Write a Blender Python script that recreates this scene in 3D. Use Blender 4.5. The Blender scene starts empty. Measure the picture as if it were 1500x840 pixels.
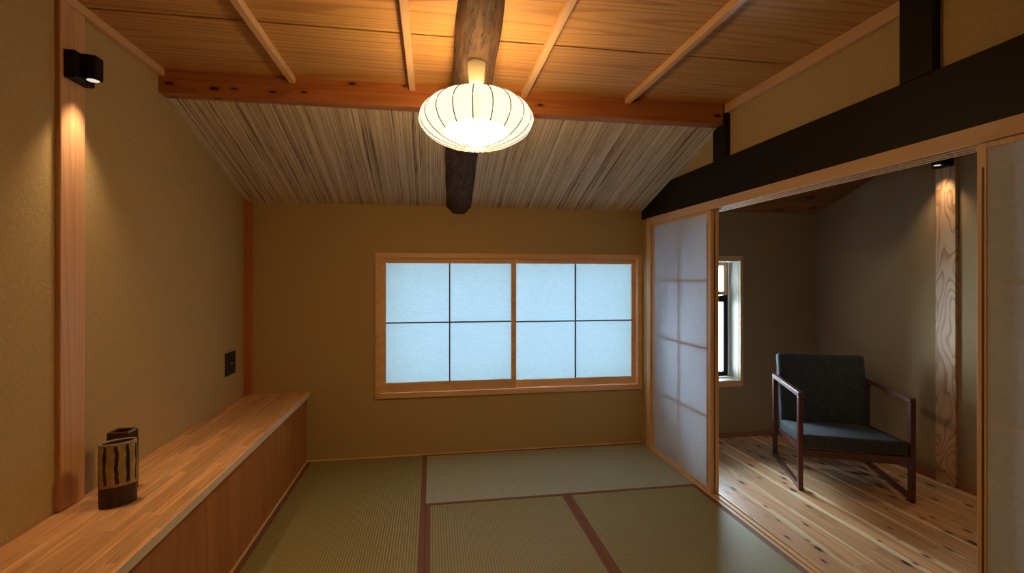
import bpy, bmesh, math, random
from mathutils import Vector, Matrix
random.seed(7)
C = bpy.context.scene.collection
PI = math.pi

# ---------------------------------------------------------------- measurements (metres)
XL, XR, YB, YF = -1.42, 1.843, 4.10, -1.10     # main room: left wall, right plane, back wall, front wall
ZCL = 2.56                                      # board ceiling
YBM = 2.849                                     # front face of the ceiling beam
AX = 3.60                                       # right wall of the side room
WT = 0.20
def reed_z(y): return 2.052 + 0.325 * (YB - y)
def aclz(y): return 2.064 + 0.366 * (YB - y)

# ---------------------------------------------------------------- node helper
class NT:
    def __init__(s, name):
        s.m = bpy.data.materials.new(name); s.m.use_nodes = True
        s.t = s.m.node_tree; s.t.nodes.clear()
        s.out = s.n('ShaderNodeOutputMaterial')
    def n(s, typ, **k):
        nd = s.t.nodes.new(typ)
        for a, b in k.items(): setattr(nd, a, b)
        return nd
    def l(s, a, b): s.t.links.new(a, b)
    def set(s, inp, v):
        if isinstance(v, bpy.types.NodeSocket): s.l(v, inp)
        else: inp.default_value = v
    def math(s, op, a, b=0.0, c=None, clamp=False):
        nd = s.n('ShaderNodeMath', operation=op, use_clamp=clamp)
        s.set(nd.inputs[0], a); s.set(nd.inputs[1], b)
        if c is not None: s.set(nd.inputs[2], c)
        return nd.outputs[0]
    def mix(s, f, a, b, mode='MIX'):
        nd = s.n('ShaderNodeMix', data_type='RGBA', blend_type=mode)
        s.set(nd.inputs[0], f)
        for i, v in ((6, a), (7, b)):
            s.set(nd.inputs[i], v if isinstance(v, bpy.types.NodeSocket) else (*v, 1) if len(v) == 3 else v)
        return nd.outputs[2]
    def ss(s, x, lo, hi):
        nd = s.n('ShaderNodeMapRange', interpolation_type='SMOOTHSTEP')
        s.set(nd.inputs[0], x); nd.inputs[1].default_value = lo; nd.inputs[2].default_value = hi
        return nd.outputs[0]
    def coord(s): return s.n('ShaderNodeTexCoord').outputs['Object']
    def xyz(s, v):
        nd = s.n('ShaderNodeSeparateXYZ'); s.l(v, nd.inputs[0]); return nd.outputs
    def comb(s, x, y, z):
        nd = s.n('ShaderNodeCombineXYZ')
        for i, v in enumerate((x, y, z)): s.set(nd.inputs[i], v)
        return nd.outputs[0]
    def noise(s, v, scale=1.0, detail=3.0, rough=0.5, dist=0.0):
        nd = s.n('ShaderNodeTexNoise'); s.l(v, nd.inputs['Vector'])
        nd.inputs['Scale'].default_value = scale; nd.inputs['Detail'].default_value = detail
        nd.inputs['Roughness'].default_value = rough; nd.inputs['Distortion'].default_value = dist
        return nd.outputs[0]
    def white(s, v):
        nd = s.n('ShaderNodeTexWhiteNoise', noise_dimensions='3D'); s.l(v, nd.inputs[0]); return nd.outputs[0]
    def bump(s, h, strength=0.3, dist=0.01):
        nd = s.n('ShaderNodeBump'); nd.inputs['Strength'].default_value = strength
        nd.inputs['Distance'].default_value = dist; s.l(h, nd.inputs['Height']); return nd.outputs[0]
    def pbr(s, col, rough=0.6, normal=None, spec=0.4, metal=0.0):
        b = s.n('ShaderNodeBsdfPrincipled')
        s.set(b.inputs['Base Color'], col if isinstance(col, bpy.types.NodeSocket) else (*col, 1))
        s.set(b.inputs['Roughness'], rough); b.inputs['Specular IOR Level'].default_value = spec
        b.inputs['Metallic'].default_value = metal
        if normal is not None: s.l(normal, b.inputs['Normal'])
        s.l(b.outputs[0], s.out.inputs[0]); return b

def wood(name, light, dark, axis='y', rings=16.0, rough=0.45, figure=0.8, streak=0.35, spec=0.35,
         attr=None, knots=0.0, stretch=0.35, tint=0.25, kon=0.35, knotcol=(0.02, 0.01, 0.006), across=4.0, sap=None):
    """grain runs along axis; contour lines of a stretched noise give the cathedral figure"""
    s = NT(name); p = s.xyz(s.coord()); ax = 'xyz'.index(axis)
    off = 0.0
    if attr:
        a = s.n('ShaderNodeAttribute', attribute_name=attr).outputs['Fac']
        off = s.math('MULTIPLY', a, 37.0)
    def co(al, ac):
        v = []
        for i in range(3):
            e = s.math('MULTIPLY', p[i], al if i == ax else ac)
            if attr: e = s.math('ADD', e, off)
            v.append(e)
        return s.comb(*v)
    n1 = s.noise(co(stretch, across), 1.0, 1.5, 0.4, 0.15)
    r = s.math('MULTIPLY', n1, rings)
    r = s.math('FRACT', r)
    line = s.math('MULTIPLY', s.ss(r, 0.45, 0.93), s.math('SUBTRACT', 1.0, s.ss(r, 0.93, 1.0)))
    st = s.noise(co(1.2, 90.0), 1.0, 3.0, 0.6)
    st2 = s.noise(co(0.5, 9.0), 1.0, 2.0, 0.5)
    col = s.mix(s.math('MULTIPLY', line, figure), light, dark)
    col = s.mix(s.math('MULTIPLY', s.ss(st, 0.42, 0.75), streak), col, dark)
    mid = tuple(0.5 * (a_ + b_) for a_, b_ in zip(light, dark))
    col = s.mix(s.math('MULTIPLY', s.ss(st2, 0.35, 0.7), streak), col, mid)
    if sap:
        e = s.math('ABSOLUTE', s.math('SUBTRACT', s.math('MULTIPLY', s.math('FRACT', s.math('DIVIDE', s.math('SUBTRACT', p[0], 1.918), 0.163)), 2.0), 1.0))
        wob = s.math('MULTIPLY', s.math('SUBTRACT', s.noise(co(1.5, 3.0), 1.0, 2.0), 0.5), 0.9)
        wob = s.math('ADD', wob, s.math('MULTIPLY', s.math('SUBTRACT', a, 0.5), 0.35))
        col = s.mix(s.math('MULTIPLY', s.ss(s.math('ADD', e, wob), 0.74, 0.82), 0.9), col, sap)
    if attr and tint:
        hs = s.n('ShaderNodeHueSaturation')
        s.l(col, hs.inputs['Color'])
        s.l(s.math('MULTIPLY_ADD', a, tint * 2, 1.0 - tint), hs.inputs['Value'])
        col = hs.outputs[0]
    if knots:
        kv = s.n('ShaderNodeTexVoronoi', voronoi_dimensions='2D')
        ca = 0 if ax != 0 else (2 if False else 1)
        s.l(s.comb(s.math('ADD', s.math('MULTIPLY', s.math('ADD', p[ca], p[2]) if ax != 2 else p[ca], 9.3), 0.37), s.math('ADD', s.math('MULTIPLY', p[ax], 3.6), s.math('MULTIPLY', off, 1.0) if attr else 0.0), 0.0), kv.inputs['Vector']); kv.inputs['Scale'].default_value = knots
        kd = kv.outputs['Distance']
        sepc = s.n('ShaderNodeSeparateColor'); s.l(kv.outputs['Color'], sepc.inputs[0])
        on = s.math('GREATER_THAN', sepc.outputs[0], kon)
        rad = s.math('MULTIPLY_ADD', sepc.outputs[1], 0.11, 0.055)
        q = s.math('DIVIDE', kd, rad)
        halo = s.math('MULTIPLY', s.math('SUBTRACT', 1.0, s.ss(q, 0.9, 2.6)), s.math('MULTIPLY', on, 0.55))
        core = s.math('MULTIPLY', s.math('SUBTRACT', 1.0, s.ss(q, 0.7, 1.1)), s.math('MULTIPLY', on, 0.95))
        col = s.mix(halo, col, dark); col = s.mix(core, col, knotcol)
    b = s.bump(s.math('ADD', st, line), 0.12, 0.002)
    s.pbr(col, rough, b, spec)
    return s.m

def plain(name, col, rough=0.5, metal=0.0, spec=0.4, bump=None):
    s = NT(name); v = s.coord(); n_ = s.noise(v, 60, 3)
    c = s.mix(s.math('MULTIPLY', n_, 0.25), col, tuple(x * 0.75 for x in col))
    nb = s.bump(s.noise(v, bump, 3), 0.2, 0.002) if bump else None
    s.pbr(c, rough, nb, spec, metal); return s.m

def plaster(name, col):
    s = NT(name); v = s.coord()
    f = s.noise(v, 170, 4, 0.7); g = s.noise(v, 45, 3, 0.6); h = s.noise(v, 2.0, 2)
    c = s.mix(s.ss(f, 0.35, 0.7), tuple(x * 0.86 for x in col), tuple(min(1, x * 1.08) for x in col))
    c = s.mix(s.math('MULTIPLY', h, 0.12), c, tuple(x * 0.8 for x in col))
    s.pbr(c, 0.95, s.bump(s.math('ADD', f, g), 0.35, 0.004), 0.1); return s.m

def washi(name, col, trans=0.5, refl=1.0):
    """paper: part of the light passes through, part is scattered back"""
    s = NT(name); v = s.coord(); f = s.noise(v, 70, 4, 0.65, 0.6)
    x = s.xyz(v); f2 = s.noise(s.comb(s.math('MULTIPLY', x[0], 22.0), s.math('MULTIPLY', x[1], 22.0), s.math('MULTIPLY', x[2], 120.0)), 1.0, 3)
    c = s.mix(s.ss(s.math('ADD', s.math('MULTIPLY', f, 0.5), s.math('MULTIPLY', f2, 0.5)), 0.36, 0.62), tuple(k * 0.91 for k in col), col)
    d = s.n('ShaderNodeBsdfDiffuse'); t = s.n('ShaderNodeBsdfTranslucent')
    s.l(s.mix(1.0 - refl, c, (0.0, 0.0, 0.0)), d.inputs[0]); s.l(c, t.inputs[0])
    m = s.n('ShaderNodeMixShader'); m.inputs[0].default_value = trans
    s.l(d.outputs[0], m.inputs[1]); s.l(t.outputs[0], m.inputs[2]); s.l(m.outputs[0], s.out.inputs[0])
    return s.m

def glass(name):
    s = NT(name); t = s.n('ShaderNodeBsdfTransparent'); t.inputs[0].default_value = (0.86, 0.92, 0.95, 1)
    g = s.n('ShaderNodeBsdfGlossy'); g.inputs['Roughness'].default_value = 0.03
    fr = s.n('ShaderNodeFresnel'); fr.inputs[0].default_value = 1.45
    m = s.n('ShaderNodeMixShader'); s.l(fr.outputs[0], m.inputs[0]); s.l(t.outputs[0], m.inputs[1]); s.l(g.outputs[0], m.inputs[2])
    s.l(m.outputs[0], s.out.inputs[0]); return s.m

def emitter(name, col, strength):
    s = NT(name); e = s.n('ShaderNodeEmission'); e.inputs[0].default_value = (*col, 1); e.inputs[1].default_value = strength
    s.l(e.outputs[0], s.out.inputs[0]); return s.m

# ---------------------------------------------------------------- materials
M = {}
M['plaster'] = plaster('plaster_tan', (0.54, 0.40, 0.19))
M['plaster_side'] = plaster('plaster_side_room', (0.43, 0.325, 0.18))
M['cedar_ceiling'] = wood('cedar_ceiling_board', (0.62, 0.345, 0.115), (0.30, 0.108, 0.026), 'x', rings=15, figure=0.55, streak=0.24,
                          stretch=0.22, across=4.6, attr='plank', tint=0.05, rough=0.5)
M['hinoki'] = wood('pale_cypress', (0.76, 0.50, 0.28), (0.56, 0.32, 0.155), 'y', rings=10, figure=0.35, streak=0.25, rough=0.42)
M['hinoki_z'] = wood('pale_cypress_upright', (0.80, 0.51, 0.27), (0.58, 0.32, 0.15), 'z', rings=10, figure=0.4, streak=0.3, rough=0.42)
M['hinoki_x'] = wood('pale_cypress_cross', (0.88, 0.57, 0.31), (0.66, 0.37, 0.17), 'x', rings=10, figure=0.4, streak=0.3, rough=0.42)
M['white_wood'] = wood('white_reveal_wood', (0.50, 0.46, 0.36), (0.38, 0.33, 0.25), 'z', rings=14, figure=0.3, streak=0.2, rough=0.5)
M['batten'] = wood('batten_wood', (0.74, 0.47, 0.26), (0.52, 0.28, 0.13), 'y', rings=8, figure=0.3, streak=0.25, rough=0.4)
M['beam_red'] = wood('red_pine_beam', (0.50, 0.185, 0.06), (0.29, 0.08, 0.024), 'x', rings=9, figure=0.5, streak=0.3, knots=1.5, kon=0.78, across=7, rough=0.4)
M['post_left'] = wood('cedar_post', (0.74, 0.44, 0.245), (0.50, 0.24, 0.12), 'z', rings=14, figure=0.55, streak=0.35, stretch=0.3, across=6)
M['post_red'] = wood('red_corner_post', (0.52, 0.17, 0.06), (0.36, 0.09, 0.03), 'z', rings=8, figure=0.4, streak=0.3)
M['post_right'] = wood('figured_pine_post', (0.72, 0.51, 0.31), (0.40, 0.19, 0.085), 'z', rings=12, figure=0.85, streak=0.2, stretch=2.2, across=6.0)
M['dark_beam'] = wood('black_stained_timber', (0.0115, 0.0068, 0.0058), (0.006, 0.004, 0.0035), 'y', rings=10, figure=0.6, streak=0.5, rough=0.55, spec=0.25)
M['dark_post'] = wood('black_stained_post', (0.013, 0.007, 0.0055), (0.006, 0.004, 0.0035), 'z', rings=8, figure=0.5, streak=0.5, rough=0.55, spec=0.25)
M['floor_wood'] = wood('pine_floorboard', (0.84, 0.52, 0.28), (0.40, 0.165, 0.062), 'y', rings=13, figure=0.5, streak=0.4, knots=1.15,
                       attr='plank', tint=0.16, rough=0.36, across=7, sap=(0.88, 0.74, 0.50), spec=0.5)
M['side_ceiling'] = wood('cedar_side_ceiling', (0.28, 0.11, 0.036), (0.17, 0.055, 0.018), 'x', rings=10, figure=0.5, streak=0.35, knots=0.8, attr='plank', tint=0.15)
M['baseboard'] = wood('baseboard_wood', (0.42, 0.20, 0.09), (0.28, 0.11, 0.05), 'y', rings=8, figure=0.3)
M['front_panel'] = wood('lauan_panel', (0.50, 0.195, 0.052), (0.29, 0.095, 0.022), 'z', rings=9, figure=0.5, streak=0.5, stretch=0.5, across=3.0, rough=0.42)
M['sheen_edge'] = wood('sheen_edge_wood', (0.84, 0.68, 0.52), (0.66, 0.49, 0.35), 'y', rings=9, figure=0.3, streak=0.3, rough=0.35)  # paler wood carries light reflected off the bench edge from window and screens
M['groove'] = wood('dark_groove', (0.16, 0.07, 0.03), (0.09, 0.035, 0.015), 'z', rings=8)
M['walnut'] = wood('walnut_frame', (0.115, 0.036, 0.022), (0.055, 0.018, 0.012), 'z', rings=10, figure=0.4, streak=0.5, rough=0.35, spec=0.5)
M['walnut_y'] = wood('walnut_rail', (0.115, 0.036, 0.022), (0.055, 0.018, 0.012), 'y', rings=10, figure=0.4, streak=0.5, rough=0.35, spec=0.5)
M['black_metal'] = plain('matt_black_metal', (0.012, 0.011, 0.012), 0.5, 0.3, 0.3)
M['dark_alu'] = plain('dark_aluminium', (0.035, 0.042, 0.055), 0.4, 0.6)
M['plate'] = plain('charcoal_plate', (0.018, 0.017, 0.020), 0.5)
M['cup'] = plain('cream_plastic', (0.80, 0.70, 0.50), 0.4)
M['rib'] = plain('lantern_wire', (0.10, 0.07, 0.04), 0.6)
M['gap'] = plain('shadow_gap', (0.02, 0.012, 0.008), 0.9)
M['lattice_backlit'] = plain('slim_backlit_lattice', (0.10, 0.05, 0.03), 0.6)  # backlit darkness of the window lattice put into its colour
M['paper_window'] = washi('window_paper', (0.74, 0.89, 0.97), 0.157, 0.40)
M['paper_door'] = washi('door_paper', (0.84, 0.88, 0.96), 0.56)
M['glass'] = glass('window_glass')
M['heri'] = plain('brown_mat_border', (0.20, 0.084, 0.036), 0.7, bump=400)

def mat_log():
    s = NT('aged_log'); p = s.xyz(s.coord())
    v1 = s.comb(s.math('MULTIPLY', p[0], 28.0), s.math('MULTIPLY', p[1], 1.6), s.math('MULTIPLY', p[2], 28.0))
    v2 = s.comb(s.math('MULTIPLY', p[0], 90.0), s.math('MULTIPLY', p[1], 5.0), s.math('MULTIPLY', p[2], 90.0))
    v3 = s.comb(s.math('MULTIPLY', p[0], 9.0), s.math('MULTIPLY', p[1], 4.0), s.math('MULTIPLY', p[2], 9.0))
    a = s.noise(v1, 1, 4, 0.6, 0.4); b = s.noise(v2, 1, 4, 0.6); c = s.noise(v3, 1, 4, 0.7)
    col = s.mix(s.ss(a, 0.3, 0.7), (0.050, 0.026, 0.016), (0.15, 0.082, 0.050))
    col = s.mix(s.math('MULTIPLY', s.ss(b, 0.4, 0.8), 0.5), col, (0.22, 0.15, 0.10))
    col = s.mix(s.math('MULTIPLY', s.ss(c, 0.5, 0.7), 0.7), col, (0.035, 0.019, 0.012))
    crack = s.math('SUBTRACT', 1.0, s.ss(s.math('ABSOLUTE', s.math('SUBTRACT', a, 0.5)), 0.0, 0.02))
    col = s.mix(s.math('MULTIPLY', crack, 0.6), col, (0.012, 0.006, 0.004))
    h = s.math('SUBTRACT', s.math('ADD', s.math('MULTIPLY', a, 0.8), s.math('MULTIPLY', b, 0.4)), s.math('MULTIPLY', crack, 0.5))
    s.pbr(col, 0.75, s.bump(h, 0.6, 0.012), 0.25); return s.m
M['log'] = mat_log()

def mat_reed():
    s = NT('reed_screen'); p = s.xyz(s.coord())
    a = s.n('ShaderNodeAttribute', attribute_name='plank').outputs['Fac']
    w = s.math('MULTIPLY', a, 53.0)
    n1 = s.noise(s.comb(s.math('ADD', s.math('MULTIPLY', p[0], 30.0), w), s.math('MULTIPLY', p[1], 2.2), w), 1, 3, 0.6)
    k = s.math('ADD', s.math('MULTIPLY', s.math('SUBTRACT', a, 0.5), 0.52), n1)
    col = s.mix(s.ss(k, 0.25, 0.62), (0.92, 0.82, 0.64), (0.66, 0.51, 0.34))
    col = s.mix(s.ss(k, 0.66, 0.86), col, (0.22, 0.12, 0.06))
    dk = s.noise(s.comb(s.math('MULTIPLY', p[0], 9.0), s.math('MULTIPLY', p[1], 1.0), 3.0), 1, 2)
    col = s.mix(s.math('MULTIPLY', s.math('MULTIPLY', s.ss(dk, 0.6, 0.75), s.ss(a, 0.6, 0.75)), 0.8), col, (0.15, 0.085, 0.045))
    s.pbr(col, 0.55, None, 0.35); return s.m
M['reed'] = mat_reed()

def mat_tatami(name, axis, k=(1.0, 1.0, 1.0), rough=0.48):
    """woven rush: shallow ribs along axis, fine rush lines across it"""
    s = NT(name); p = s.xyz(s.coord()); al, ac = (p[0], p[1]) if axis == 'x' else (p[1], p[0])
    rib = s.math('SINE', s.math('MULTIPLY', ac, 2 * PI / 0.0155))
    rib = s.math('MULTIPLY_ADD', rib, 0.5, 0.5)
    ri = s.math('MULTIPLY', s.math('FLOOR', s.math('DIVIDE', ac, 0.0155)), PI)
    weave = s.math('MULTIPLY_ADD', s.math('SINE', s.math('ADD', ri, s.math('MULTIPLY', al, 2 * PI / 0.024))), 0.5, 0.5)
    n1 = s.noise(s.comb(s.math('MULTIPLY', ac, 10.0), s.math('MULTIPLY', al, 300.0), 0.0), 1, 3, 0.6)
    n2 = s.noise(s.coord(), 2.5, 2)
    col = s.mix(s.ss(n1, 0.3, 0.7), (0.36, 0.33, 0.15), (0.50, 0.46, 0.24))
    col = s.mix(s.math('MULTIPLY', n2, 0.3), col, (0.33, 0.34, 0.18))
    col = s.mix(s.math('MULTIPLY', s.math('SUBTRACT', 1.0, rib), 0.85), col, (0.20, 0.17, 0.07))
    col = s.mix(s.math('MULTIPLY', weave, 0.20), col, (0.16, 0.14, 0.07))
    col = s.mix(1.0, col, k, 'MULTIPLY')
    h = s.math('ADD', rib, s.math('MULTIPLY', n1, 0.3))
    s.pbr(col, rough, s.bump(h, 0.35, 0.0025), 0.34); return s.m
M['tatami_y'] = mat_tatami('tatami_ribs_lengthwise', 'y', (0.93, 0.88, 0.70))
M['tatami_x'] = mat_tatami('tatami_ribs_crosswise', 'x', (1.22, 1.36, 1.9), 0.40)  # cooler, paler multiplier puts the window's sheen into the mat colour

def mat_staves():
    s = NT('laminated_oak_top'); p = s.xyz(s.coord())
    ix = s.math('FLOOR', s.math('DIVIDE', p[0], 0.036))
    r0 = s.white(s.comb(ix, 0.0, 0.0))
    yy = s.math('ADD', s.math('DIVIDE', p[1], 0.55), s.math('MULTIPLY', r0, 7.0))
    iy = s.math('FLOOR', yy)
    r1 = s.white(s.comb(ix, iy, 3.0))
    g = s.noise(s.comb(s.math('ADD', s.math('MULTIPLY', p[0], 130.0), s.math('MULTIPLY', r1, 40.0)), s.math('MULTIPLY', p[1], 5.0), r1), 1, 4, 0.6, 0.3)
    g2 = s.noise(s.comb(s.math('ADD', s.math('MULTIPLY', p[0], 40.0), s.math('MULTIPLY', r1, 90.0)), s.math('MULTIPLY', p[1], 1.5), r1), 1, 2, 0.5, 0.6)
    col = s.mix(s.ss(g, 0.35, 0.7), (0.86, 0.52, 0.27), (0.62, 0.32, 0.14))
    col = s.mix(s.math('MULTIPLY', s.ss(g2, 0.45, 0.6), 0.45), col, (0.55, 0.27, 0.11))
    hs = s.n('ShaderNodeHueSaturation'); s.l(col, hs.inputs['Color']); s.l(s.math('MULTIPLY_ADD', r1, 0.38, 0.80), hs.inputs['Value'])
    fx = s.math('FRACT', s.math('DIVIDE', p[0], 0.036)); fy = s.math('FRACT', yy)
    seam = s.math('MAXIMUM', s.math('LESS_THAN', fx, 0.035), s.math('LESS_THAN', fy, 0.004))
    col = s.mix(s.math('MULTIPLY', seam, 0.35), hs.outputs[0], (0.22, 0.09, 0.035))
    s.pbr(col, 0.38, s.bump(g, 0.08, 0.001), 0.45); return s.m
M['staves'] = mat_staves()

def mat_fabric():
    s = NT('blue_grey_weave'); v = s.coord(); p = s.xyz(v)
    a = s.noise(s.comb(s.math('MULTIPLY', p[0], 600.0), s.math('MULTIPLY', p[1], 60.0), s.math('MULTIPLY', p[2], 60.0)), 1, 2)
    b = s.noise(s.comb(s.math('MULTIPLY', p[0], 60.0), s.math('MULTIPLY', p[1], 500.0), s.math('MULTIPLY', p[2], 500.0)), 1, 2)
    k = s.math('MULTIPLY', s.math('ADD', a, b), 0.5)
    col = s.mix(s.ss(k, 0.38, 0.62), (0.022, 0.027, 0.030), (0.072, 0.083, 0.089))
    s.pbr(col, 0.9, s.bump(k, 0.3, 0.002), 0.2); return s.m
M['fabric'] = mat_fabric()

# ---------------------------------------------------------------- mesh helpers
def nb(): return bmesh.new()
def bx(bm, x0, x1, y0, y1, z0, z1, bev=0.0, seg=1, attr=None):
    r = bmesh.ops.create_cube(bm, size=1.0)
    vs = r['verts']
    for v in vs:
        v.co = Vector(((x0 + x1) / 2 + v.co.x * (x1 - x0), (y0 + y1) / 2 + v.co.y * (y1 - y0), (z0 + z1) / 2 + v.co.z * (z1 - z0)))
    if bev > 0:
        es = {e for v in vs for e in v.link_edges}
        bmesh.ops.bevel(bm, geom=list(es), offset=bev, segments=seg, profile=0.5, affect='EDGES')
    return bm
def box(x0, x1, y0, y1, z0, z1, bev=0.002, seg=1): return bx(nb(), x0, x1, y0, y1, z0, z1, bev, seg)
def prism(bm, pts, axis, a0, a1):
    """extrude a closed outline of 2D points along an axis"""
    def mk(p, a):
        return {'x': (a, p[0], p[1]), 'y': (p[0], a, p[1]), 'z': (p[0], p[1], a)}[axis]
    A = [bm.verts.new(mk(p, a0)) for p in pts]; B = [bm.verts.new(mk(p, a1)) for p in pts]
    n = len(pts)
    bm.faces.new(A); bm.faces.new(B[::-1])
    for i in range(n): bm.faces.new((A[i], B[i], B[(i + 1) % n], A[(i + 1) % n]))
    bmesh.ops.recalc_face_normals(bm, faces=bm.faces[:])
    return bm
def tube(bm, path, r, n=6, cap=True):
    rings = []
    for i, p in enumerate(path):
        p = Vector(p); a = Vector(path[max(0, i - 1)]); b = Vector(path[min(len(path) - 1, i + 1)])
        d = (b - a).normalized(); up = Vector((0, 0, 1)) if abs(d.z) < 0.95 else Vector((1, 0, 0))
        u = d.cross(up).normalized(); w = d.cross(u)
        rr = r[i] if isinstance(r, (list, tuple)) else r
        rings.append([bm.verts.new(p + (u * math.cos(t) + w * math.sin(t)) * rr) for t in [2 * PI * k / n for k in range(n)]])
    for a, b in zip(rings, rings[1:]):
        for k in range(n): bm.faces.new((a[k], a[(k + 1) % n], b[(k + 1) % n], b[k]))
    if cap: bm.faces.new(rings[0]); bm.faces.new(rings[-1][::-1])
    bmesh.ops.recalc_face_normals(bm, faces=bm.faces[:])
    return bm
def lathe(bm, prof, n=32, cx=0, cy=0):
    rings = []
    for r, z in prof:
        rings.append([bm.verts.new((cx + max(r, 1e-5) * math.cos(2 * PI * k / n), cy + max(r, 1e-5) * math.sin(2 * PI * k / n), z)) for k in range(n)])
    for a, b in zip(rings, rings[1:]):
        for k in range(n): bm.faces.new((a[k], a[(k + 1) % n], b[(k + 1) % n], b[k]))
    bmesh.ops.remove_doubles(bm, verts=bm.verts[:], dist=2e-5)
    bmesh.ops.recalc_face_normals(bm, faces=bm.faces[:])
    return bm
def obj(name, bm, m, parent=None, smooth=False, local=None):
    me = bpy.data.meshes.new(name)
    if local is not None:
        bmesh.ops.translate(bm, verts=bm.verts[:], vec=-Vector(local))
    bm.to_mesh(me); bm.free()
    me.materials.append(M[m] if isinstance(m, str) else m)
    if smooth:
        for f in me.polygons: f.use_smooth = True
    o = bpy.data.objects.new(name, me); C.objects.link(o)
    if parent is not None: o.parent = parent
    elif local is not None: o.location = local
    return o
def tag(o, label, cat, group=None):
    o['label'] = label; o['category'] = cat
    if group: o['group'] = group
    return o
def thing(name, label, cat, loc, rz=0.0, group=None):
    o = bpy.data.objects.new(name, None); C.objects.link(o); o.location = loc; o.rotation_euler = (0, 0, rz)
    o.empty_display_size = 0.1
    return tag(o, label, cat, group)
def struct(name, bm, m, label=None, parent=None, smooth=False):
    o = obj(name, bm, m, parent, smooth)
    if parent is None: o['kind'] = 'structure'
    if label: o['label'] = label
    return o
def fattr(o, name, vals):
    a = o.data.attributes.new(name, 'FLOAT', 'FACE')
    a.data.foreach_set('value', vals)
def planks(name, boxes, m, label, parent=None, bev=0.0015):
    """boards of one surface kept in one mesh; every board has its own random value"""
    bm = nb(); vals = []
    for b in boxes:
        n0 = len(bm.faces); bx(bm, *b, bev); vals += [random.random()] * (len(bm.faces) - n0)
    o = struct(name, bm, m, label, parent); fattr(o, 'plank', vals); return o

# ================================================================ THE ROOM SHELL
def wall_with_hole(y0, y1, x0, x1, z0, z1, hx0, hx1, hz0, hz1):
    hx0 -= 0.013; hx1 += 0.013; hz0 -= 0.013; hz1 += 0.013
    bm = nb()
    bx(bm, x0, hx0, y0, y1, z0, z1); bx(bm, hx1, x1, y0, y1, z0, z1)
    bx(bm, hx0, hx1, y0, y1, z0, hz0); bx(bm, hx0, hx1, y0, y1, hz1, z1)
    return bm
W1 = (-0.400, 1.800, 0.525, 1.625)           # main window opening x0 x1 z0 z1
W2 = (2.16, 2.796, 0.521, 1.613)             # side room window opening
struct('wall_back', wall_with_hole(YB, YB + WT, XL - WT, 1.90, -0.1, 2.8, *W1), 'plaster', 'tan plaster back wall around the wide paper window')
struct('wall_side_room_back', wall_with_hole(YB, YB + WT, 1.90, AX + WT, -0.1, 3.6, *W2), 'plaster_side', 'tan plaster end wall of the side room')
struct('wall_left', box(XL - WT, XL, YF - WT, YB, -0.1, 2.8, 0), 'plaster', 'tan plaster wall behind the long bench')
struct('wall_front', box(XL - WT, AX + WT, YF - WT, YF, -0.1, 3.7, 0), 'plaster')
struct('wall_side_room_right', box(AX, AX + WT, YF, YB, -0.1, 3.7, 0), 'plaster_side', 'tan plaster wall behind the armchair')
bm = nb()                                      # plaster above the black beam, and the stub beside the jamb
prism(bm, [(YF, 2.2255), (3.593, 2.2255), (YB, 2.050), (YB, 3.7), (YF, 3.7)], 'x', 1.868, 1.95)
bx(bm, 1.848, 1.954, 3.974, YB, -0.05, 1.9715)
struct('wall_right', bm, 'plaster', 'tan plaster strip above the black beam')

struct('floor', box(XL, 1.917, YF, YB, -0.1, -0.012, 0), 'gap')
# floorboards of the side room run away from the camera
bm = nb(); vals = []; edge = []
x = 1.918; k = 0
while x < AX:
    w = 0.163; x1 = min(x + w - 0.0022, AX + 0.01); y = YF
    while y < YB:
        y1 = min(YB, y + random.uniform(2.4, 4.0)); n0 = len(bm.faces)
        # a board is four strips wide so that its pale edges can be told from its heart
        bx(bm, x, x1, y, y1 - 0.001, -0.05, 0.0, 0.0008)
        vals += [random.random()] * (len(bm.faces) - n0); y = y1
    x += w; k += 1
fl = struct('floor_side_room', bm, 'floor_wood', 'knotty pine floorboards of the side room')
fattr(fl, 'plank', vals)

# board ceiling, boards run across the room, lapped with a thin open joint
cb = []; y = YBM + 0.1
for y0, y1 in ((2.267, 3.0), (1.67, 2.255), (1.08, 1.658), (0.49, 1.068), (-0.10, 0.478), (-0.69, -0.112), (YF, -0.702)):
    cb.append((XL, 1.87, y0, y1, ZCL, ZCL + 0.02))
planks('ceiling', cb, 'cedar_ceiling', 'cedar board ceiling')
struct('ceiling_roof', box(XL - WT, 1.95, YF, YB + WT, 2.80, 2.86, 0), 'gap')
struct('ceiling_backing', box(XL, 1.868, YF, 3.0, ZCL + 0.021, ZCL + 0.04, 0), 'gap')

# reed ceiling on the slope
bm = nb(); vals = []
x = XL; ys = [YB, 3.8, 3.5, 3.2, YBM + 0.05]
while x < 1.866:
    w = random.uniform(0.0048, 0.0078); x1 = min(x + w, 1.868)
    v = random.random(); jit = random.uniform(-0.0010, 0.0010)
    prev = None; yend = [y_ for y_ in ys]
    for y_ in yend:
        wob = random.uniform(-0.0006, 0.0006); zz = reed_z(y_) + jit
        row = [bm.verts.new((x + wob, y_, zz + 0.0055)), bm.verts.new((x + w * 0.22 + wob, y_, zz)),
               bm.verts.new((x + w * 0.74 + wob, y_, zz)), bm.verts.new((x1 + wob, y_, zz + 0.0055))]
        if prev:
            for q in range(3): bm.faces.new((prev[q], prev[q + 1], row[q + 1], row[q])); vals.append(v)
        prev = row
    x = x1
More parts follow.
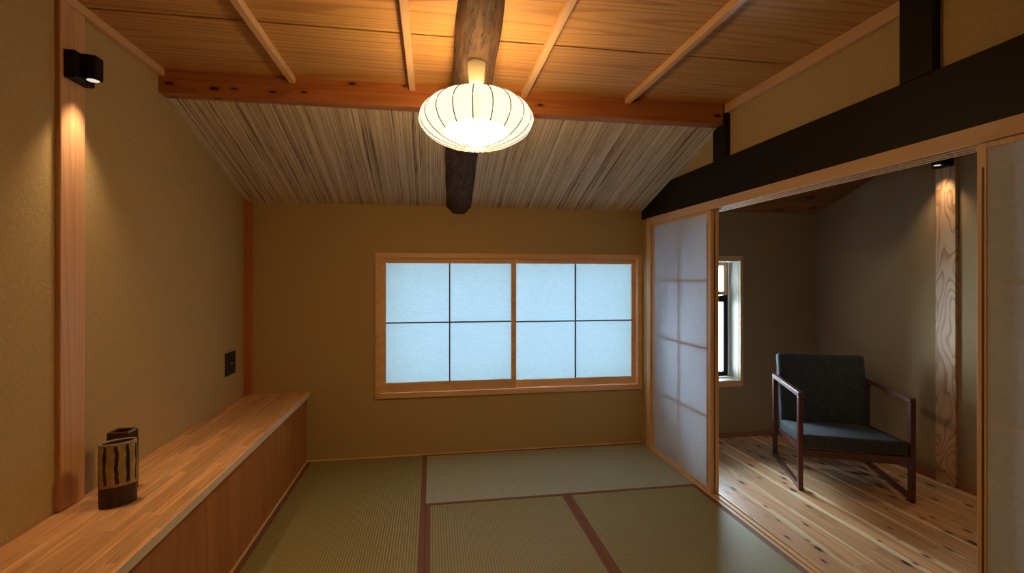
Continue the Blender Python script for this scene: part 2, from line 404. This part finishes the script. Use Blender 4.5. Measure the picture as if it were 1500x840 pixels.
# backing board behind the reeds, then the cross threads
n0 = len(bm.faces)
vv = [bm.verts.new(c) for c in ((XL, YB, reed_z(YB) + 0.0075), (1.868, YB, reed_z(YB) + 0.0075), (1.868, YBM, reed_z(YBM) + 0.0075), (XL, YBM, reed_z(YBM) + 0.0075))]
bm.faces.new(vv)
for y_ in [YB - 0.06 - 0.105 * i for i in range(11)]:
    bx(bm, XL, 1.868, y_, y_ + 0.0008, reed_z(y_) - 0.0004, reed_z(y_) + 0.001)
vals += [0.40] * (len(bm.faces) - n0)
rc = struct('ceiling_reed', bm, 'reed', 'sloping ceiling of fine reeds'); fattr(rc, 'plank', vals)

# side room ceiling: boards across the slope, then level
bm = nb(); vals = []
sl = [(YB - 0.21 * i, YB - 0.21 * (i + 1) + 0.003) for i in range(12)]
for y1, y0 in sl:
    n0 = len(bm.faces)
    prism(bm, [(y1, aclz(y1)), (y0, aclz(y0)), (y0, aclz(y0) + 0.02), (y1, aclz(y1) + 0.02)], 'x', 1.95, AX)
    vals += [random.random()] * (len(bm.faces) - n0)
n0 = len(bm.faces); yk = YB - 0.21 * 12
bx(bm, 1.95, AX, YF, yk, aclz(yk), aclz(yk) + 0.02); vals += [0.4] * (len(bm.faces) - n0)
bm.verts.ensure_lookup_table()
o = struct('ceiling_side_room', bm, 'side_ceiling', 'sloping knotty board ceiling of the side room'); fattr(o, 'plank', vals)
struct('ceiling_side_roof', box(1.95, AX, YF, YB, 3.60, 3.66, 0), 'gap')

# ---------------------------------------------------------------- trim
nt = [0]
def trim(bm, m, label):
    nt[0] += 1; return struct('trim_%d' % nt[0], bm, m, label)
trim(box(XL, -1.388, YF, YBM, 2.522, ZCL, 0.002), 'batten', 'pale wood strip along the top of the left wall')
trim(box(1.838, 1.868, YF, YBM, 2.502, ZCL, 0.002), 'batten', 'pale wood strip along the top of the right wall')
for xb, t in ((-0.752, 'leftmost pale ceiling batten'), (-0.107, 'pale ceiling batten just left of the log'), (0.540, 'pale ceiling batten just right of the log'), (1.188, 'rightmost pale ceiling batten')):
    trim(box(xb - 0.017, xb + 0.017, YF, YBM - 0.0005, 2.524, ZCL - 0.0005, 0.003), 'batten', t)
# head track (kamoi) and threshold (shikii) with their grooves
def track(z0, z1, up, x0=1.836, x1=1.962):
    g = (1.850, 1.876, 1.888, 1.914, 1.926, 1.950) if up else (1.852, 1.872, 1.890, 1.910)
    d = 0.014
    pts = [(x0, z1 if up else z0), (x0, z0 if up else z1)]
    zz = z0 if up else z1; dd = d if up else -0.007
    for i in range(0, len(g), 2):
        pts += [(g[i], zz), (g[i], zz + dd), (g[i + 1], zz + dd), (g[i + 1], zz)]
    pts += [(x1, zz), (x1, z1 if up else z0)]
    return prism(nb(), pts, 'y', YF, 3.90)
trim(track(1.913, 1.972, True), 'hinoki', 'long pale grooved head track above the sliding screens')
trim(track(-0.05, 0.004, False, 1.838, 1.917), 'hinoki', 'grooved wooden threshold between the mats and the side room')
trim(box(1.832, 1.955, 3.905, 3.975, 0.0, 1.972, 0.002), 'hinoki_z', 'slim pale jamb post in the back right corner')
trim(box(-0.975, 1.84, YB - 0.012, YB, -0.01, 0.008, 0.001), 'hinoki_x', 'thin pale strip where the mats meet the back wall')
trim(box(-0.978, -0.965, YF, YB - 0.012, -0.01, 0.009, 0.001), 'hinoki', 'thin pale strip along the foot of the bench')
for nm, b in (('baseboard_side_room_back', box(1.955, AX, YB - 0.012, YB, 0.0, 0.045, 0.0015)),):
    struct(nm, b, 'baseboard')
bm = nb(); bx(bm, AX - 0.012, AX, 2.985, YB - 0.012, 0, 0.045, 0.0015); bx(bm, AX - 0.012, AX, YF, 2.835, 0, 0.045, 0.0015)
struct('baseboard_side_room_right', bm, 'baseboard')

# ---------------------------------------------------------------- posts and beams
PLX = -1.400
tag(obj('wooden_post', box(XL - 0.01, PLX, 2.130, 2.266, 0.556, 2.545, 0.003), 'post_left'),
    'pale cedar wall post carrying a black spotlight, on the left wall', 'post')
tag(obj('corner_post', box(XL - 0.01, -1.376, 4.035, 4.11, 0.556, 2.05, 0.002), 'post_red'),
    'slim reddish post in the back left corner above the bench', 'post')
tag(obj('wooden_post', box(AX - 0.022, AX + 0.01, 2.840, 2.978, 0.0, 3.0, 0.003), 'post_right'),
    'boldly grained pine post on the wall right of the armchair', 'post')
tag(obj('ceiling_beam', box(XL, 1.832, YBM, 2.968, 2.433, 2.585, 0.004, 2), 'beam_red'),
    'reddish pine beam crossing the room where the board ceiling ends', 'beam')
bm = nb()
yc = YB - (2.227 - 2.052) / 0.325
prism(bm, [(YF, 1.972), (YB, 1.972), (YB, 2.048), (yc, 2.224), (YF, 2.224)], 'x', 1.843, 1.94)
tag(obj('crossbeam', bm, 'dark_beam'), 'heavy black-stained beam running above the sliding screens', 'beam')
bm = nb(); prism(bm, [(2.832, 2.225), (2.966, 2.225), (2.966, 2.42), (2.832, 2.50)], 'x', 1.832, 1.90)
tag(obj('strut_post', bm, 'dark_post'), 'short black post between the black beam and the end of the red beam', 'post')
tag(obj('strut_post', box(1.836, 1.90, 1.537, 1.671, 2.222, 2.60, 0.003), 'dark_post'),
    'short black post on the black beam at the upper right', 'post')

# the round log
def log_center(y):
    P = [(4.098, 0.226, 2.096), (3.7, 0.214, 2.205), (3.2, 0.202, 2.330), (2.6, 0.216, 2.490), (2.2, 0.207, 2.553), (1.9, 0.197, 2.600), (1.2, 0.200, 2.66), (-1.10, 0.20, 2.70)]
    for a, b in zip(P, P[1:]):
        if a[0] >= y >= b[0]:
            t = (a[0] - y) / (a[0] - b[0]); return (a[1] + (b[1] - a[1]) * t, a[2] + (b[2] - a[2]) * t)
    return P[-1][1:]
bm = nb(); rings = []; NA = 44
yy = [4.098 - 0.045 * i for i in range(116) if 4.098 - 0.045 * i > YF]
rnd = random.Random(3); ph = [rnd.uniform(0, 6.28) for _ in range(12)]
for i, y in enumerate(yy):
    cx, cz = log_center(y); ring = []
    R0 = 0.108 - 0.004 * (4.1 - y)
    for k in range(NA):
        t = 2 * PI * k / NA
        # hewn facets that wander slowly along the length
        fac = 0.030 * math.cos(7 * t + ph[0] + 0.9 * math.sin(y * 0.8)) + 0.020 * math.cos(4 * t + ph[1] + 0.6 * y) \
            + 0.015 * math.sin(y * 7 + 3 * t) + 0.012 * math.sin(y * 17 + 5 * t + ph[3])
        r = R0 * (1 + fac)
        ring.append(bm.verts.new((cx + r * math.cos(t), y, cz + r * math.sin(t))))
    rings.append(ring)
for a, b in zip(rings, rings[1:]):
    for k in range(NA): bm.faces.new((a[k], a[(k + 1) % NA], b[(k + 1) % NA], b[k]))
bm.faces.new(rings[0]); bm.faces.new(rings[-1][::-1])
bmesh.ops.recalc_face_normals(bm, faces=bm.faces[:])
tag(obj('log_beam', bm, 'log', smooth=True), 'rough dark round log running under the ceiling behind the paper lamp', 'beam')

# ---------------------------------------------------------------- window 1: two sliding paper sashes
def frame_bm(x0, x1, z0, z1, w, y0, y1, wb=None, wt=None, wr=None):
    wb = wb or w; wt = wt or w; wr = wr or w
    bm = nb()
    bx(bm, x0, x0 + w, y0, y1, z0, z1, 0.0015); bx(bm, x1 - wr, x1, y0, y1, z0, z1, 0.0015)
    bx(bm, x0 + w, x1 - wr, y0, y1, z0, z0 + wb, 0.0015); bx(bm, x0 + w, x1 - wr, y0, y1, z1 - wt, z1, 0.0015)
    return bm
w1 = struct('window_1', frame_bm(-0.447, 1.843, 0.478, 1.664, 0.042, YB - 0.018, YB + 0.10), 'hinoki_x', 'wide window with two sliding paper sashes')
def sash(name, x0, x1, z0, z1, y, cxk, stile, rail, railt, label):
    s = struct(name, frame_bm(x0, x1, z0, z1, stile, y, y + 0.022, rail, railt), 'hinoki_x', label, w1)
    obj('window_paper', box(x0 + stile, x1 - stile, y + 0.013, y + 0.0145, z0 + rail, z1 - railt, 0), 'paper_window', s)
    zc = (z0 + rail + z1 - railt) / 2
    bm = nb(); bx(bm, cxk - 0.0055, cxk + 0.0055, y + 0.001, y + 0.0125, z0 + rail, z1 - railt)
    bx(bm, x0 + stile, x1 - stile, y + 0.002, y + 0.012, zc - 0.0055, zc + 0.0055)
    obj('lattice', bm, 'lattice_backlit', s)
sash('window_sash', -0.405, 0.712, 0.521, 1.6225, YB + 0.004, 0.152, 0.040, 0.078, 0.042, 'left paper sash, on the nearer track')
sash('window_sash', 0.683, 1.800, 0.521, 1.6225, YB + 0.032, 1.246, 0.036, 0.062, 0.040, 'right paper sash, on the farther track')

# ---------------------------------------------------------------- window 2 in the side room
w2 = struct('window_2', frame_bm(W2[0] - 0.030, W2[1] + 0.030, W2[2] - 0.056, W2[3] + 0.050, 0.030, YB - 0.015, YB + 0.012, 0.056, 0.050), 'hinoki_x',
            'narrow deep-set window partly hidden by the sliding screens')
bm = nb(); a, b, c, d = W2
bx(bm, a - 0.012, a, YB, YB + 0.20, c, d); bx(bm, b, b + 0.012, YB, YB + 0.20, c, d)
bx(bm, a, b, YB, YB + 0.20, c - 0.012, c); bx(bm, a, b, YB, YB + 0.20, d, d + 0.012)
obj('window_reveal', bm, 'white_wood', w2)
f = obj('window_frame', frame_bm(a + 0.004, 2.792, c + 0.004, d - 0.004, 0.045, YB + 0.170, YB + 0.20), 'dark_alu', w2)
bm = nb(); bx(bm, a + 0.04, 2.75, YB + 0.165, YB + 0.195, 1.232, 1.292, 0.002); obj('middle_rail', bm, 'black_metal', w2)
obj('window_pane', box(a + 0.045, 2.75, YB + 0.182, YB + 0.186, c + 0.045, d - 0.045, 0), 'glass', w2)
s2 = obj('paper_screen', frame_bm(a + 0.01, 2.762, 1.299, 1.611, 0.034, YB + 0.135, YB + 0.155), 'hinoki_z', w2)
pb = nb(); pb.faces.new([pb.verts.new(q) for q in ((a + 0.04, YB + 0.146, 1.33), (2.73, YB + 0.146, 1.33), (2.73, YB + 0.146, 1.58), (a + 0.04, YB + 0.146, 1.58))]); obj('window_paper', pb, 'paper_door', s2)

# ---------------------------------------------------------------- sliding screens (doors)
def shoji(n, x, y0, y1, label, st, en, gy):
    t = 0.025
    bm = nb()
    bx(bm, x - t / 2, x + t / 2, y0, y0 + st, 0.002, 1.912, 0.0015); bx(bm, x - t / 2, x + t / 2, y1 - en, y1, 0.002, 1.912, 0.0015)
    bx(bm, x - t / 2, x + t / 2, y0 + st, y1 - en, 0.002, 0.034, 0.0015); bx(bm, x - t / 2, x + t / 2, y0 + st, y1 - en, 1.892, 1.912, 0.0015)
    d = struct('door_%d' % n, bm, 'hinoki_z', label)
    # hidden lattice inside, paper on both faces
    bm = nb(); yc = (y0 + y1) / 2
    bx(bm, x - 0.009, x + 0.001, yc - 0.0052, yc + 0.0052, 0.034, 1.892)
    for z in (0.512, 0.972, 1.437): bx(bm, x - 0.0088, x + 0.0012, y0 + st, y1 - en, z - 0.0052, z + 0.0052)
    obj('lattice', bm, 'hinoki_z', d)
    for sx in (-1,):
        pb = nb(); xs_ = x + sx * 0.0095
        pb.faces.new([pb.verts.new(c) for c in ((xs_, y0 + st, 0.034), (xs_, y1 - en, 0.034), (xs_, y1 - en, 1.892), (xs_, y0 + st, 1.892))])
        obj('screen_paper', pb, 'paper_door', d)
    bm = nb(); bx(bm, x - t / 2 - 0.0012, x - t / 2 + 0.002, gy - 0.004, gy + 0.004, 0.06, 1.83, 0.001)
    obj('finger_groove', bm, 'groove', d)
    return d
shoji(1, 1.863, 3.022, 3.903, 'paper sliding screen beside the wide window, nearest the mats', 0.052, 0.030, 3.066)
shoji(2, 1.901, 3.028, 3.895, 'sliding screen stacked behind, only its edge showing', 0.034, 0.03, 3.04)
shoji(3, 1.863, 0.490, 1.400, 'paper sliding screen cut by the right edge of the photo', 0.03, 0.030, 1.381)

# ================================================================ TATAMI
def tatami(x0, x1, y0, y1, axis, label, b0=0.031, b1=0.031):
    t = thing('tatami_mat', label, 'tatami mat', ((x0 + x1) / 2, (y0 + y1) / 2, -0.012), 0, 'tatami mats covering the floor')
    L = t.location
    g = 0.0009
    obj('woven_surface', bx(nb(), x0 + g, x1 - g, y0 + g, y1 - g, -0.012, 0.0, 0.0012), 'tatami_' + axis, t, local=L)
    for s in (0, 1):
        w = (b0, b1)[s]
        if axis == 'y':
            xa, xb = (x0 + g, x0 + w) if s == 0 else (x1 - w, x1 - g); q = (xa, xb, y0 + g, y1 - g)
        else:
            ya, yb = (y0 + g, y0 + w) if s == 0 else (y1 - w, y1 - g); q = (x0 + g, x1 - g, ya, yb)
        obj('border', bx(nb(), *q, -0.011, 0.0014, 0.0006), 'heri', t, local=L)
tatami(-0.965, -0.036, 2.245, 4.086, 'y', 'tatami mat lying along the foot of the bench')
tatami(-0.036, 1.838, 3.177, 4.086, 'x', 'smooth tatami mat lying crosswise below the window, window sheen tinted in', 0.026, 0.020)
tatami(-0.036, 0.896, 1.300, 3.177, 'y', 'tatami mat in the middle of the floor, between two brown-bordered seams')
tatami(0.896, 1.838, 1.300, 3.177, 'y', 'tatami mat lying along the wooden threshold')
# the rest of the floor, behind the camera's view
bm = nb(); bx(bm, -0.965, -0.037, YF, 2.243, -0.012, -0.0005); bx(bm, -0.036, 1.837, YF, 1.298, -0.012, -0.0005)
struct('floor_mats_rest', bm, 'tatami_y')

# ================================================================ BENCH
t = thing('bench_cabinet', 'long low built-in bench with oak top along the left wall', 'bench', (-1.19, 1.5, 0))
obj('sheen_edge', box(-0.9545, -0.951, YF, YB - 0.002, 0.5155, 0.5545, 0.001), 'sheen_edge', t, local=t.location)['label'] = 'front edge of the bench top, reflected light painted in as paler wood'
obj('bench_top', box(XL + 0.001, -0.9545, YF, YB - 0.001, 0.515, 0.555, 0.003), 'staves', t, local=t.location)
bm = nb(); bx(bm, -0.994, -0.976, YF, YB - 0.002, 0.0, 0.515, 0.001)
obj('front_panel', bm, 'front_panel', t, local=t.location)

# ================================================================ VASES
def mat_stripe():
    s = NT('striped_glaze'); v = s.coord(); p = s.xyz(v)
    ang = s.math('ARCTAN2', s.math('DIVIDE', p[1], 0.040), s.math('DIVIDE', p[0], 0.061))
    wob = s.math('MULTIPLY', s.math('SUBTRACT', s.noise(s.comb(s.math('MULTIPLY', ang, 1.4), 0.0, s.math('MULTIPLY', p[2], 16.0)), 1, 2), 0.5), 0.34)
    c = s.math('FRACT', s.math('ADD', s.math('MULTIPLY', s.math('ADD', ang, wob), 10 / (2 * PI)), 0.30))
    strp = s.math('MULTIPLY', s.math('SUBTRACT', 1.0, s.ss(s.math('ABSOLUTE', s.math('SUBTRACT', c, 0.5)), 0.12, 0.20)), s.math('MULTIPLY', s.ss(p[2], 0.084, 0.096), s.math('SUBTRACT', 1.0, s.ss(p[2], 0.238, 0.241))))
    n = s.noise(v, 30, 3)
    cream = s.mix(s.ss(n, 0.3, 0.7), (0.44, 0.33, 0.155), (0.33, 0.23, 0.10))
    col = s.mix(strp, cream, (0.035, 0.014, 0.009))
    zz = s.math('ADD', p[2], s.math('MULTIPLY', s.math('SUBTRACT', s.noise(v, 14, 2), 0.5), 0.010))
    brown = s.mix(s.ss(s.noise(v, 45, 4), 0.35, 0.7), (0.060, 0.024, 0.016), (0.022, 0.010, 0.008))
    low = s.math('SUBTRACT', 1.0, s.ss(zz, 0.078, 0.081))
    col = s.mix(low, col, brown)
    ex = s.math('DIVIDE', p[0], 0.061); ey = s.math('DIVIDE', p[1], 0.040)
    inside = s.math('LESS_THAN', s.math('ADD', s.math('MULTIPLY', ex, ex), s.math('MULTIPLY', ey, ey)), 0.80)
    col = s.mix(inside, col, (0.05, 0.028, 0.016))  # shade inside the vessel painted as dark brown
    s.pbr(col, s.math('MULTIPLY_ADD', low, 0.3, 0.16), s.bump(n, 0.15, 0.002), 0.5); return s.m
M['stripe'] = mat_stripe()
M['brown_glaze'] = plain('brown_glaze', (0.060, 0.028, 0.012), 0.22, 0, 0.5, bump=40)
M['glaze_rim'] = plain('pale_rim_glaze', (0.36, 0.27, 0.15), 0.25)
M['glaze_edge'] = plain('ochre_edge_glaze', (0.13, 0.068, 0.024), 0.28)
def hollow(outline, h, wall, inner_depth, m_out, t, loc, n=None):
    """a hollow upright vessel from a closed outline function f(scale_offset) -> points"""
    bm = nb()
    levels = [(0.0, 0.012), (0.0, 0.0), (0.004, -0.0), (h * 0.5, -0.0012), (h - 0.004, 0.0), (h, 0.0015), (h, wall * 0.6 + 0.0005), (h - 0.004, wall), (h - inner_depth, wall + 0.001)]
    rings = [[bm.verts.new((px, py, z)) for px, py in outline(off)] for z, off in levels]
    N = len(rings[0])
    for a, b in zip(rings, rings[1:]):
        for k in range(N): bm.faces.new((a[k], a[(k + 1) % N], b[(k + 1) % N], b[k]))
    bm.faces.new(rings[0][::-1]); bm.faces.new(rings[-1])
    bmesh.ops.recalc_face_normals(bm, faces=bm.faces[:])
    return bm
def ell(off):
    return [((0.061 - off) * math.cos(2 * PI * k / 64), (0.040 - off) * math.sin(2 * PI * k / 64)) for k in range(64)]
t = thing('oval_vase', 'oval ceramic vase with cream upper body and dark vertical drips, on the bench', 'vase', (-1.230, 2.178, 0.555), math.radians(37))
obj('vase_body', hollow(ell, 0.245, 0.008, 0.23, None, t, None), 'stripe', t, smooth=True)
bm = nb(); rr = []
path = [((0.0572) * math.cos(2 * PI * k / 64), (0.0362) * math.sin(2 * PI * k / 64), 0.2450) for k in range(65)]
tube(bm, path, 0.0042, 8, False); obj('rim', bm, 'glaze_rim', t, smooth=True)['label'] = 'pale glazed rim'
def sq(off):
    a, b, c = 0.041 - off, 0.037 - off, 0.003; pts = []
    for sx, sy in ((1, 1), (-1, 1), (-1, -1), (1, -1)):
        q = [(sx * a, sy * (b - c)), (sx * (a - c), sy * b)]
        if sx * sy < 0: q = q[::-1]
        pts += q
    return pts
t = thing('square_vase', 'square dark brown vase standing behind the striped vase', 'vase', (-1.285, 2.306, 0.555), math.radians(0))
obj('vase_body', hollow(sq, 0.255, 0.009, 0.24, None, t, None), 'brown_glaze', t)
bm = nb(); q = sq(0.005); tube(bm, [(a, b, 0.255) for a, b in q] + [(q[0][0], q[0][1], 0.255)], 0.0035, 6, False)
obj('rim', bm, 'glaze_edge', t)['label'] = 'ochre glazed rim'

# ================================================================ SWITCH PLATE
t = thing('switch_plate', 'square charcoal switch plate on the left wall above the bench', 'light switch', (XL, 3.780, 0.76))
obj('cover_plate', box(XL, XL + 0.007, 3.692, 3.866, 0.765, 0.928, 0.002), 'plate', t, local=t.location)
obj('rocker', box(XL + 0.006, XL + 0.010, 3.752, 3.806, 0.79, 0.903, 0.0015), 'plate', t, local=t.location)
ind = obj('indicator', lathe(nb(), [(0.0, 0.0), (0.004, 0.0), (0.004, 0.002), (0.0, 0.003)], 12), emitter('indicator_glow', (0.7, 0.5, 0.3), 0.25), t)
ind.location = (0.0098, 0.010, 0.085); ind.rotation_euler = (0, PI / 2, 0)

# ================================================================ WALL SPOTLIGHTS
M['lens'] = emitter('lamp_lens', (1.0, 0.84, 0.66), 0.85)
def wall_spot(label, face_x, y0, y1, z0, z1, sgn, power, size, zh=None):
    """sgn +1: stands out towards +x"""
    yc = (y0 + y1) / 2
    t = thing('wall_spotlight', label, 'wall light', (face_x, yc, z0))
    L = t.location
    xb = face_x + sgn * 0.038
    obj('housing', box(min(face_x, xb), max(face_x, xb), y0, y1, z0, z1, 0.002), 'black_metal', t, local=L)
    hx = face_x + sgn * 0.066
    bm = nb(); bx(bm, hx - 0.025, hx + 0.025, yc - 0.025, yc + 0.025, z0 + 0.012, z1 - 0.001, 0.007, 3)
    obj('lamp_head', bm, 'black_metal', t, local=L)
    bm = nb(); bx(bm, min(xb, hx), max(xb, hx), yc - 0.0255, yc + 0.0255, z0 + 0.014, z1 - 0.0005, 0.001)
    obj('bracket', bm, 'black_metal', t, local=L)
    bm = lathe(nb(), [(0.0, z0 + 0.0125), (0.0205, z0 + 0.0125), (0.0205, z0 + 0.0108), (0.0, z0 + 0.0100)], 32, hx, yc)
    obj('lens', bm, 'lens', t, local=L)['label'] = 'glowing round lens'
    ld = bpy.data.lights.new('spot', 'SPOT'); ld.energy = power; ld.color = (1.0, 0.68, 0.40)
    ld.spot_size = math.radians(size); ld.spot_blend = 1.0; ld.shadow_soft_size = 0.026
    lo = bpy.data.objects.new('spot_light', ld); C.objects.link(lo)
    lo.parent = t; lo.location = (hx - face_x, 0, 0.0 + 0.003); lo.rotation_euler = (0, sgn * -math.radians(8), 0)
    return t
wall_spot('black box-shaped spotlight on the pale post of the left wall', PLX, 2.146, 2.262, 2.232, 2.340, 1, 25, 86)
wall_spot('black spotlight on the figured post in the side room', AX - 0.022, 2.850, 2.968, 2.238, 2.348, -1, 15, 92)

# ================================================================ PAPER LAMP
LX, LY, LZ = 0.206, 2.256, 2.184; RA, RB = 0.264, 0.132; NR = 19
t = thing('pendant_lamp', 'glowing ribbed paper pendant lamp hanging under the log', 'lamp', (LX, LY, LZ))
# ceiling cup
cup_ = obj('ceiling_cup', lathe(nb(), [(0.0, 0.168), (0.028, 0.168), (0.034, 0.174), (0.042, 0.256), (0.043, 0.274), (0.0, 0.276)], 40), 'cup', t, smooth=False)
for f_ in cup_.data.polygons: f_.use_smooth = True
obj('cord', tube(nb(), [(0, 0, 0.169), (0, 0, 0.118)], 0.0045, 10), 'cup', t)
rot0 = math.atan2(-LY, -LX) + math.radians(-3.5)
def shade_r(phi, th):
    """bulges a little between the wires"""
    u = ((th - rot0) * NR / (2 * PI)) % 1.0
    return 1.0 - 0.030 * abs(math.cos(PI * u)) ** 3 * math.sin(phi) 
prof = [PI * (0.055 + 0.89 * i / 36) for i in range(37)]
def sp(phi):
    r = math.sin(phi); z = math.cos(phi)
    return RA * r ** 0.92, RB * math.copysign(abs(z) ** 1.08, z)
bm = nb(); NT_ = NR * 12; rings = []
for phi in prof:
    r, z = sp(phi)
    rings.append([bm.verts.new((r * shade_r(phi, rot0 + 2 * PI * k / NT_) * math.cos(rot0 + 2 * PI * k / NT_), r * shade_r(phi, rot0 + 2 * PI * k / NT_) * math.sin(rot0 + 2 * PI * k / NT_), z)) for k in range(NT_)])
for a, b in zip(rings, rings[1:]):
    for k in range(NT_): bm.faces.new((a[k], b[k], b[(k + 1) % NT_], a[(k + 1) % NT_]))
bm.faces.new(rings[-1]); bm.faces.new(rings[0][::-1])
bmesh.ops.recalc_face_normals(bm, faces=bm.faces[:])
def mat_shade():
    s = NT('thin_lit_paper'); t = s.n('ShaderNodeBsdfTransparent'); e = s.n('ShaderNodeEmission')
    e.inputs[0].default_value = (1.0, 0.85, 0.62, 1); e.inputs[1].default_value = 1.50
    m = s.n('ShaderNodeMixShader'); m.inputs[0].default_value = 0.65
    s.l(t.outputs[0], m.inputs[1]); s.l(e.outputs[0], m.inputs[2]); s.l(m.outputs[0], s.out.inputs[0]); return s.m
M['shade'] = mat_shade()
M['down_disc'] = emitter('down_disc_glow', (1.0, 0.615, 0.215), 160.0)
sh = obj('lamp_shade', bm, 'shade', t, smooth=True)
for i in range(NR):
    th = rot0 + 2 * PI * i / NR
    path = []
    for phi in prof[::2]:
        r, z = sp(phi); r *= shade_r(phi, th); r += 0.0006; path.append((r * math.cos(th), r * math.sin(th), z * 1.004))
    obj('rib', tube(nb(), path, 0.0023, 6), 'rib', sh)
obj('bottom_ring', tube(nb(), [(0.022 * math.cos(2 * PI * k / 32), 0.022 * math.sin(2 * PI * k / 32), -RB * 0.985) for k in range(33)], 0.0012, 6, False), 'cup', sh)

bm = lathe(nb(), [(0.0, -0.100), (0.06, -0.097), (0.115, -0.086), (0.145, -0.066), (0.150, -0.056), (0.140, -0.046), (0.09, -0.034), (0.0, -0.030)], 40)  # unseen emitting disc, added and flattened to send light downwards
obj('added_light_disc', bm, 'down_disc', t, smooth=True)
obj('light_block_holder', lathe(nb(), [(0.0, -0.029), (0.095, -0.029), (0.098, -0.022), (0.09, -0.016), (0.02, -0.008), (0.016, 0.128), (0.0, 0.130)], 32), 'cup', t, smooth=True)  # unseen plate on a stem, added above the disc to block upward light

# ================================================================ ARMCHAIR
rz = math.radians(-24.3)
t = thing('armchair', 'low armchair with dark wooden loop frame and blue-grey cushions, in the side room', 'armchair', (2.484, 2.990, 0.0), rz)
CW, CD, AH = 0.684, 0.700, 0.672           # width, depth, arm height (local x right, y back)
def side_frame(x0, x1):
    bm = nb()
    lw = 0.046
    bx(bm, x0, x1, 0.0, lw, 0.0, AH, 0.002)
    bx(bm, x0, x1, CD - lw, CD, 0.0, AH, 0.002)
    return bm
for x0 in (0.0, CW - 0.030):
    x1 = x0 + 0.030
    obj('leg', bx(nb(), x0, x1, 0.0, 0.042, 0.0, AH - 0.034, 0.002), 'walnut', t)
    obj('leg', bx(nb(), x0, x1, CD - 0.042, CD, 0.0, AH - 0.034, 0.002), 'walnut', t)
    obj('armrest', bx(nb(), x0 - 0.0015, x1 + 0.0015, 0.0, CD, AH - 0.034, AH, 0.003), 'walnut_y', t)
    obj('runner', bx(nb(), x0 + 0.001, x1 - 0.001, 0.042, CD - 0.042, 0.001, 0.032, 0.002), 'walnut_y', t)
obj('seat_rail', bx(nb(), 0.030, CW - 0.030, 0.004, 0.030, 0.232, 0.285, 0.002), 'walnut', t)
obj('seat_rail', bx(nb(), 0.030, CW - 0.030, CD - 0.036, CD - 0.010, 0.205, 0.255, 0.002), 'walnut', t)
for x0 in (0.032, CW - 0.056):
    bm = nb(); prism(bm, [(0.03, 0.240), (CD - 0.036, 0.215), (CD - 0.036, 0.250), (0.03, 0.283)], 'x', x0, x0 + 0.024); obj('side_rail', bm, 'walnut_y', t)
def cushion(x0, x1, y0, y1, z0, z1, r=0.022):
    bm = nb(); bx(bm, x0, x1, y0, y1, z0, z1, r, 4)
    for v in bm.verts:                      # slight crown
        u = (v.co.x - (x0 + x1) / 2) / (x1 - x0) * 2; w = (v.co.y - (y0 + y1) / 2) / (y1 - y0) * 2
        if v.co.z > (z0 + z1) / 2: v.co.z += 0.006 * (1 - u * u) * (1 - w * w)
    return bm
bm = cushion(0.031, CW - 0.034, -0.004, 0.62, 0.0, 0.094)
for v in bm.verts: v.co.z += 0.292 - 0.055 * (v.co.y / 0.6)
obj('seat_cushion', bm, 'fabric', t, smooth=True)
# back cushion, leaning
bm = cushion(0.031, CW - 0.040, 0.0, 0.54, 0.0, 0.078)
Rm = Matrix.Rotation(math.radians(90 - 12), 4, 'X')
for v in bm.verts: v.co = Rm @ v.co
bmesh.ops.translate(bm, verts=bm.verts[:], vec=(0, 0.625, 0.305))
obj('back_cushion', bm, 'fabric', t, smooth=True)
for x0 in (0.040, CW - 0.066):
    bm = nb(); prism(bm, [(0.600, 0.215), (0.632, 0.215), (0.735, 0.70), (0.711, 0.70)], 'x', x0, x0 + 0.026); obj('back_support', bm, 'walnut', t)

# ================================================================ LIGHT
w = bpy.data.worlds.new('sky'); bpy.context.scene.world = w; w.use_nodes = True
bg = w.node_tree.nodes['Background']; bg.inputs[0].default_value = (0.80, 0.92, 1.0, 1); bg.inputs[1].default_value = 40.0
def portal(name, x0, x1, z0, z1, y):
    ld = bpy.data.lights.new(name, 'AREA'); ld.shape = 'RECTANGLE'; ld.size = x1 - x0; ld.size_y = z1 - z0; ld.cycles.is_portal = True
    o = bpy.data.objects.new(name, ld); C.objects.link(o); o.location = ((x0 + x1) / 2, y, (z0 + z1) / 2); o.rotation_euler = (-PI / 2, 0, 0)
portal('sky_portal_wide', W1[0], W1[1], W1[2], W1[3], YB + WT + 0.02)
portal('sky_portal_narrow', W2[0], W2[1], W2[2], W2[3], YB + WT + 0.02)

# ================================================================ CAMERA
cam = bpy.data.cameras.new('camera'); co = bpy.data.objects.new('camera', cam); C.objects.link(co)
cam.sensor_width = 36.0; cam.lens = 36.0 * 716.9 / 1500.0
cam.shift_y = -(420.0 - 409.0) / 1500.0
co.location = (0, 0, 1.45); co.rotation_euler = (PI / 2, 0, -0.1636)
cam.clip_start = 0.02
bpy.context.scene.camera = co
sc = bpy.context.scene
sc.view_settings.view_transform = 'Standard'; sc.view_settings.look = 'None'
sc.view_settings.exposure = 0.0; sc.view_settings.gamma = 1.0; sc.view_settings.use_curve_mapping = False
sc.cycles.use_denoising = True
sc.cycles.max_bounces = 10; sc.cycles.diffuse_bounces = 6; sc.cycles.transmission_bounces = 8; sc.cycles.transparent_max_bounces = 12
sc.cycles.sample_clamp_indirect = 50.0
sc.cycles.caustics_reflective = False; sc.cycles.caustics_refractive = False
